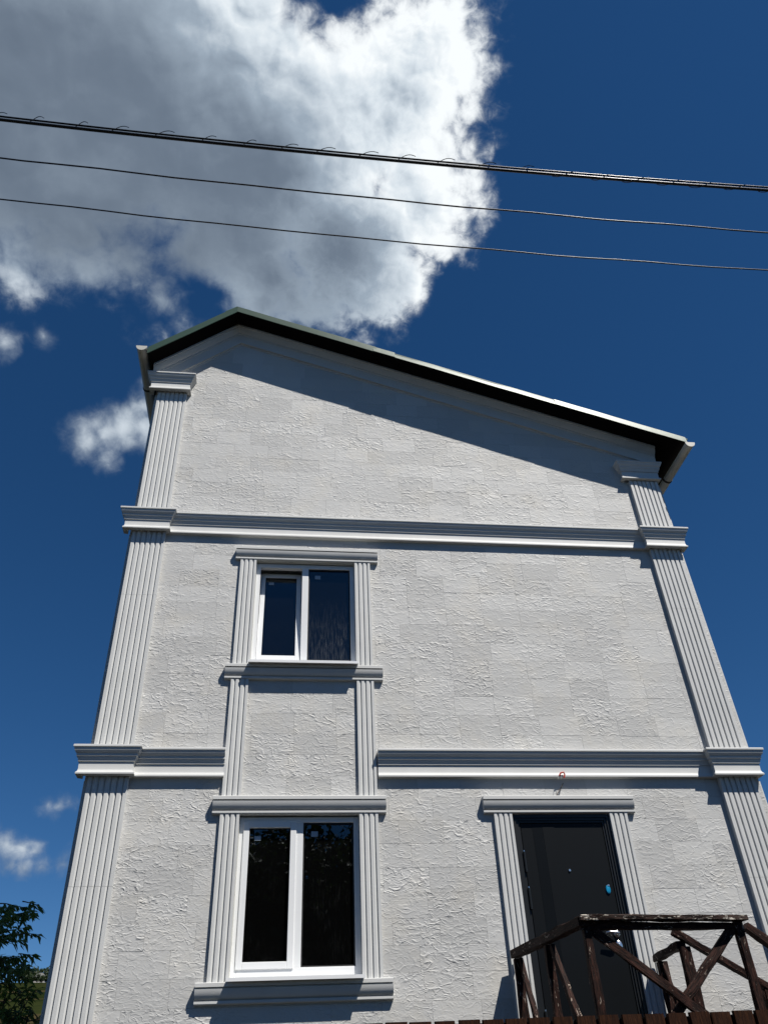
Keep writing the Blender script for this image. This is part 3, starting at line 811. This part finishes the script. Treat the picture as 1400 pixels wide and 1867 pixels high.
# ------------------------------------------------------------------ overhead cables
def cable_fit(y0, pix):               # sag curve through three sightings on the vertical plane y = y0
    P = [W(px, py, -y0) for px, py in pix]
    return np.polyfit([p.x for p in P], [p.z for p in P], 2)
def cable_z(c, x): return float(np.polyval(c, x)) if abs(x) < 8 else float(np.polyval(c, math.copysign(8, x))+(abs(x)-8)*.12)
def cable_pts(y0, c, n=140, wob=0., s=0):
    return [Vector((x, y0+wob*math.sin(x*7+s), cable_z(c, x)+wob*math.sin(x*5.3+s))) for x in (-24+48.*i/(n-1) for i in range(n))]
def build_cables():
    c = cable_fit(-4.90, ((0, 217), (700, 290), (1400, 346))); p = cable_pts(-4.90, c)
    print('cable', c)
    t = thing('overhead_cable', p[70], 'thick black overhead cable bundle wrapped with wire, uppermost of the three', 'cable', 'overhead cables')
    m = MB(); m.tube([q+Vector((0, 0, -.006)) for q in p], .0092, 8); m.obj('conductor', 'cable', t, smooth=True)
    m = MB(); m.tube([q+Vector((0, -.010, .010)) for q in p], .0056, 8); m.obj('carrier_wire', 'cable', t, smooth=True)
    # lashing wire: loose loops every quarter metre
    r = random.Random(3); x = -7.
    while x < 9:
        z = cable_z(c, x); y = -4.90
        L = r.uniform(.09, .14); up = r.uniform(.024, .038) if x < 1.4 else r.uniform(.016, .026)
        if x > 1.2 and r.random() < .8: up = -up
        pts = [(x+L*(k/10-.5), y-.010+.020*math.cos(math.pi*k/10), z+(.006 if up > 0 else -.010)+up*math.sin(math.pi*k/10)) for k in range(11)]
        m = MB(); m.tube(pts, .0022, 5); m.obj('lashing_loop', 'cable', t)
        x += r.uniform(.205, .25)
    for y0, pix, rr, lab, s in ((-4.62, ((0, 287), (700, 363), (1400, 424)), .0050, 'thin overhead wire, middle one of the three above the roof', 1.), (-4.33, ((0, 362), (700, 438), (1400, 493)), .0046, 'thin overhead wire, lowest of the three and closest above the ridge', 2.)):
        m = MB(); m.tube(cable_pts(y0, cable_fit(y0, pix), n=220, wob=.0025, s=s), rr, 7)
        o = m.obj('overhead_wire', 'wire', None, smooth=True, loc=(0, y0, 6.)); tag(o, lab, 'cable', 'overhead cables')
build_cables()

# ------------------------------------------------------------------ vegetation
def leaf(m, p, d, L, wd, r):
    d = d.normalized(); s = d.cross(Vector((r.uniform(-1, 1), r.uniform(-1, 1), r.uniform(.2, 1)))).normalized(); n = s.cross(d)
    a, b = p+d*L*.4, p+d*L
    m.add([p, a+s*wd*.5+n*wd*.16, b-n*L*.10, a-s*wd*.5+n*wd*.16, a], [(0, 1, 4), (0, 4, 3), (1, 2, 4), (4, 2, 3)])
def leafy_twig(m, tw, p, d, L, r, leaf_len=.115, dens=46):
    pts = [p]; q = p.copy(); dd = d.normalized(); n = 6
    for k in range(n):
        dd = (dd+Vector((r.uniform(-.12, .12), r.uniform(-.12, .12), r.uniform(-.12, .05)))).normalized(); q = q+dd*L/n; pts.append(q.copy())
    tw.tube(pts, [.007*(1-.8*k/n) for k in range(n+1)], 5)
    for k in range(int(L*dens*1.6)):
        f = r.random()**.7; i = min(int(f*n), n-1); c = pts[i].lerp(pts[i+1], f*n-i)
        out = Vector((r.uniform(-1, 1), r.uniform(-1, 1), r.uniform(-1.25, .10)))+dd*.5
        leaf(m, c, out, leaf_len*r.uniform(.6, 1.2), leaf_len*r.uniform(.24, .34), r)
def fruit_tree():
    r = random.Random(21)
    base = Vector((-4.4, 2.6, 0))
    t = thing('fruit_tree', base, 'leafy green tree with drooping narrow leaves at the left edge of the photo', 'tree')
    tr = MB(); tr.tube([base, base+Vector((.05, 0, .7)), base+Vector((.02, .05, 1.5)), base+Vector((.1, 0, 2.3)), base+Vector((.05, -.1, 3.2)), base+Vector((.1, -.1, 4.1))], [.13, .11, .10, .075, .05, .02], 10)
    lv = MB(); tw = MB()
    # branches that reach into the picture
    tips = [(58, 1640), (44, 1662), (60, 1664), (52, 1700), (30, 1690), (10, 1668), (18, 1640), (52, 1735), (57, 1748), (36, 1742), (12, 1738), (36, 1772), (20, 1788), (2, 1700), (4, 1760)]
    for px, py in tips:
        e = W(px, py, -2.+r.uniform(-.35, .35)); st = e+Vector((-.62, .15, -.12+r.uniform(-.1, .1)))
        tw.tube([base+Vector((.06, 0, max(1.6, st.z-.9))), base.lerp(st, .55)*1 + Vector((0, 0, (st.z)*.45-.1)), st], [.035, .022, .010], 6)
        leafy_twig(lv, tw, st, e-st, (e-st).length*.98, r, dens=20)
        for q in range(3):
            a = st.lerp(e, .35+.25*q); leafy_twig(lv, tw, a, (e-st)+Vector((r.uniform(-.3, .3), r.uniform(-.4, .4), r.uniform(-.35, .1))), .20, r)
    for k in range(70):
        a = r.uniform(0, 6.28); z = r.uniform(2.0, 4.2); R = r.uniform(.3, 1.2)*(1.25-abs(z-3.0)*.5)
        p = base+Vector((math.cos(a)*R, math.sin(a)*R, z))
        if p.x > -3.05: continue
        leafy_twig(lv, tw, p, Vector((math.cos(a), math.sin(a), .1)), .4, r, dens=36)
    tr.obj('trunk', 'bark', t, smooth=True); tw.obj('branch', 'bark', t, smooth=True)['kind'] = 'stuff'; lv.obj('crown', 'leaf', t, fix=False)
fruit_tree()
def shrub(loc, h, label, px_list, seed):
    r = random.Random(seed); t = thing('shrub', loc, label, 'shrub', 'shrubs below the fruit tree')
    lv = MB(); tw = MB(); base = Vector(loc)
    for p in px_list:
        tw.tube([base, base.lerp(p, .5)+Vector((0, .05, .25)), p], [.02, .012, .005], 5)
        for q in range(5):
            leafy_twig(lv, tw, p+Vector((r.uniform(-.12, .12), r.uniform(-.2, .2), -.06*q)), Vector((r.uniform(-1, 1), r.uniform(-1, 1), r.uniform(.1, .9))), .22, r, .10, 42)
    tw.obj('stem', 'bark', t); lv.obj('foliage', 'leaf', t, fix=False)
shrub((-2.75, 2.2, 0), 2.6, 'dark leafy shrub at the lower left corner beside the house', [W(px, py, -2.2) for px, py in ((12, 1812), (4, 1830), (40, 1832), (58, 1836), (30, 1850), (52, 1858), (8, 1856), (-20, 1830))], 4)

def clump_crown(n, rx_, rz, size, seed, lumps=9):
    r = random.Random(seed); m = MB(); L = []
    for k in range(lumps):
        a = r.uniform(0, 6.28); e = r.uniform(-.5, 1)
        L.append((Vector((math.cos(a)*rx_*r.uniform(.1, .65), math.sin(a)*rx_*r.uniform(.1, .65), e*rz*.6)), r.uniform(.35, .6)))
    for k in range(n):
        c, q = r.choice(L); v = Vector((r.gauss(0, 1), r.gauss(0, 1), r.gauss(0, 1))).normalized()*r.uniform(.6, 1)**.5
        p = c+Vector((v.x*rx_*q, v.y*rx_*q, v.z*rz*q))
        leaf(m, p, Vector((r.uniform(-1, 1), r.uniform(-1, 1), r.uniform(-.8, .6))), size*r.uniform(.6, 1.3), size*r.uniform(.4, .7), r)
    return m
def street_trees():
    proto = None
    for i, (x, y, s, lab) in enumerate(((-2.6, -17.8, 1.1, 'broad dark tree across the road, left of the three reflected in the lower window'), (1.1, -18.2, 1.14, 'broad dark tree across the road, middle of the three reflected in the lower window'), (4.9, -18., 1.1, 'broad dark tree across the road, right of the three reflected in the lower window'))):
        t = thing('street_tree', (x, y, 0), lab, 'tree', 'trees reflected in the window'); t.scale = (s, s, s); t.rotation_euler.z = i*1.9
        if proto is None:
            m = MB(); m.tube([(0, 0, 0), (.05, 0, 1.2), (0, .1, 2.6), (.1, 0, 5)], [.22, .18, .14, .05], 9); m.v = [tuple(Vector(v)+Vector((x, y, 0))) for v in m.v]; a = m.obj('trunk', 'bark', t, smooth=True, loc=(x, y, 0))
            m = clump_crown(15000, 3.1, 3.5, .25, 5, 24); m.v = [tuple(Vector(v)+Vector((x, y, 4.9))) for v in m.v]; b = m.obj('crown', 'leafdark', t, fix=False, loc=(x, y, 0))
            proto = (a, b)
        else:
            for o in proto: c = o.copy(); C.objects.link(c); c.parent = t
street_trees()
def far_things():
    r = random.Random(8)
    meshes = []
    for k in range(3):
        m = clump_crown(420, 3.0, 2.8, 1.1, 30+k, 8); m.v = [(a, b, c+3.4) for a, b, c in m.v]
        me = bpy.data.meshes.new('crown'); me.from_pydata(m.v, [], m.f); me.materials.append(M['farleaf'])
        tm = MB(); tm.tube([(0, 0, -1.5), (0, 0, 1.5), (.1, 0, 3.4)], [.25, .2, .1], 6)
        t2 = bpy.data.meshes.new('trunk'); t2.from_pydata(tm.v, [], tm.f); t2.materials.append(M['bark'])
        meshes.append((me, t2))
    spots = [(88, 1783, 409, 1.25), (81, 1784, 413, 1.2), (70, 1784, 416, 1.1), (62, 1785, 414, 1.15), (54, 1785, 410, 1.05), (46, 1786, 405, 1.1), (38, 1786, 402, .95), (84, 1791, 389, .62), (76, 1792, 388, .55), (68, 1792, 390, .6), (60, 1792, 389, .55), (51, 1793, 391, .6)]
    order = ('nearest to', 'second from', 'third from', 'fourth from', 'fifth from', 'sixth from', 'seventh from')
    for i, (px, py, y, s) in enumerate(spots):
        p = W(px, py, -y); z = terrain_z(p.x, y)
        lab = ('small far tree on the hill crest, '+order[i]+' the house wall') if i < 7 else ('low dark bush before the far hill house, '+order[i-7]+' the pilaster')
        t = thing('hill_tree' if i < 7 else 'hill_bush', (p.x, y, z-(0 if i < 7 else .4)), lab, 'tree' if i < 7 else 'bush', 'far trees on the hill crest' if i < 7 else 'far bushes on the hill')
        t.scale = (s, s, s*r.uniform(.85, 1.1)); t.rotation_euler.z = r.uniform(0, 6)
        for me in meshes[i % 3]: o = bpy.data.objects.new(me.name, me); C.objects.link(o); o.parent = t
    p = W(73, 1784, -400); z = terrain_z(p.x, 400)-.9
    h = thing('far_house', (p.x, 400, z), 'tiny far house with pale grey hipped roof on the hill', 'house')
    m = MB(); m.box((p.x-2.6, 398, z-1), (p.x+2.6, 402, z+2.2)); m.obj('wall', 'concrete', h)
    m = MB(); m.add([(p.x-3.2, 397.5, z+2.2), (p.x+3.2, 397.5, z+2.2), (p.x+3.2, 402.5, z+2.2), (p.x-3.2, 402.5, z+2.2), (p.x-.9, 400, z+4.3), (p.x+.9, 400, z+4.3)], [(0, 1, 5, 4), (1, 2, 5), (2, 3, 4, 5), (3, 0, 4), (0, 3, 2, 1)]); m.obj('roof', 'shingle', h)
far_things()
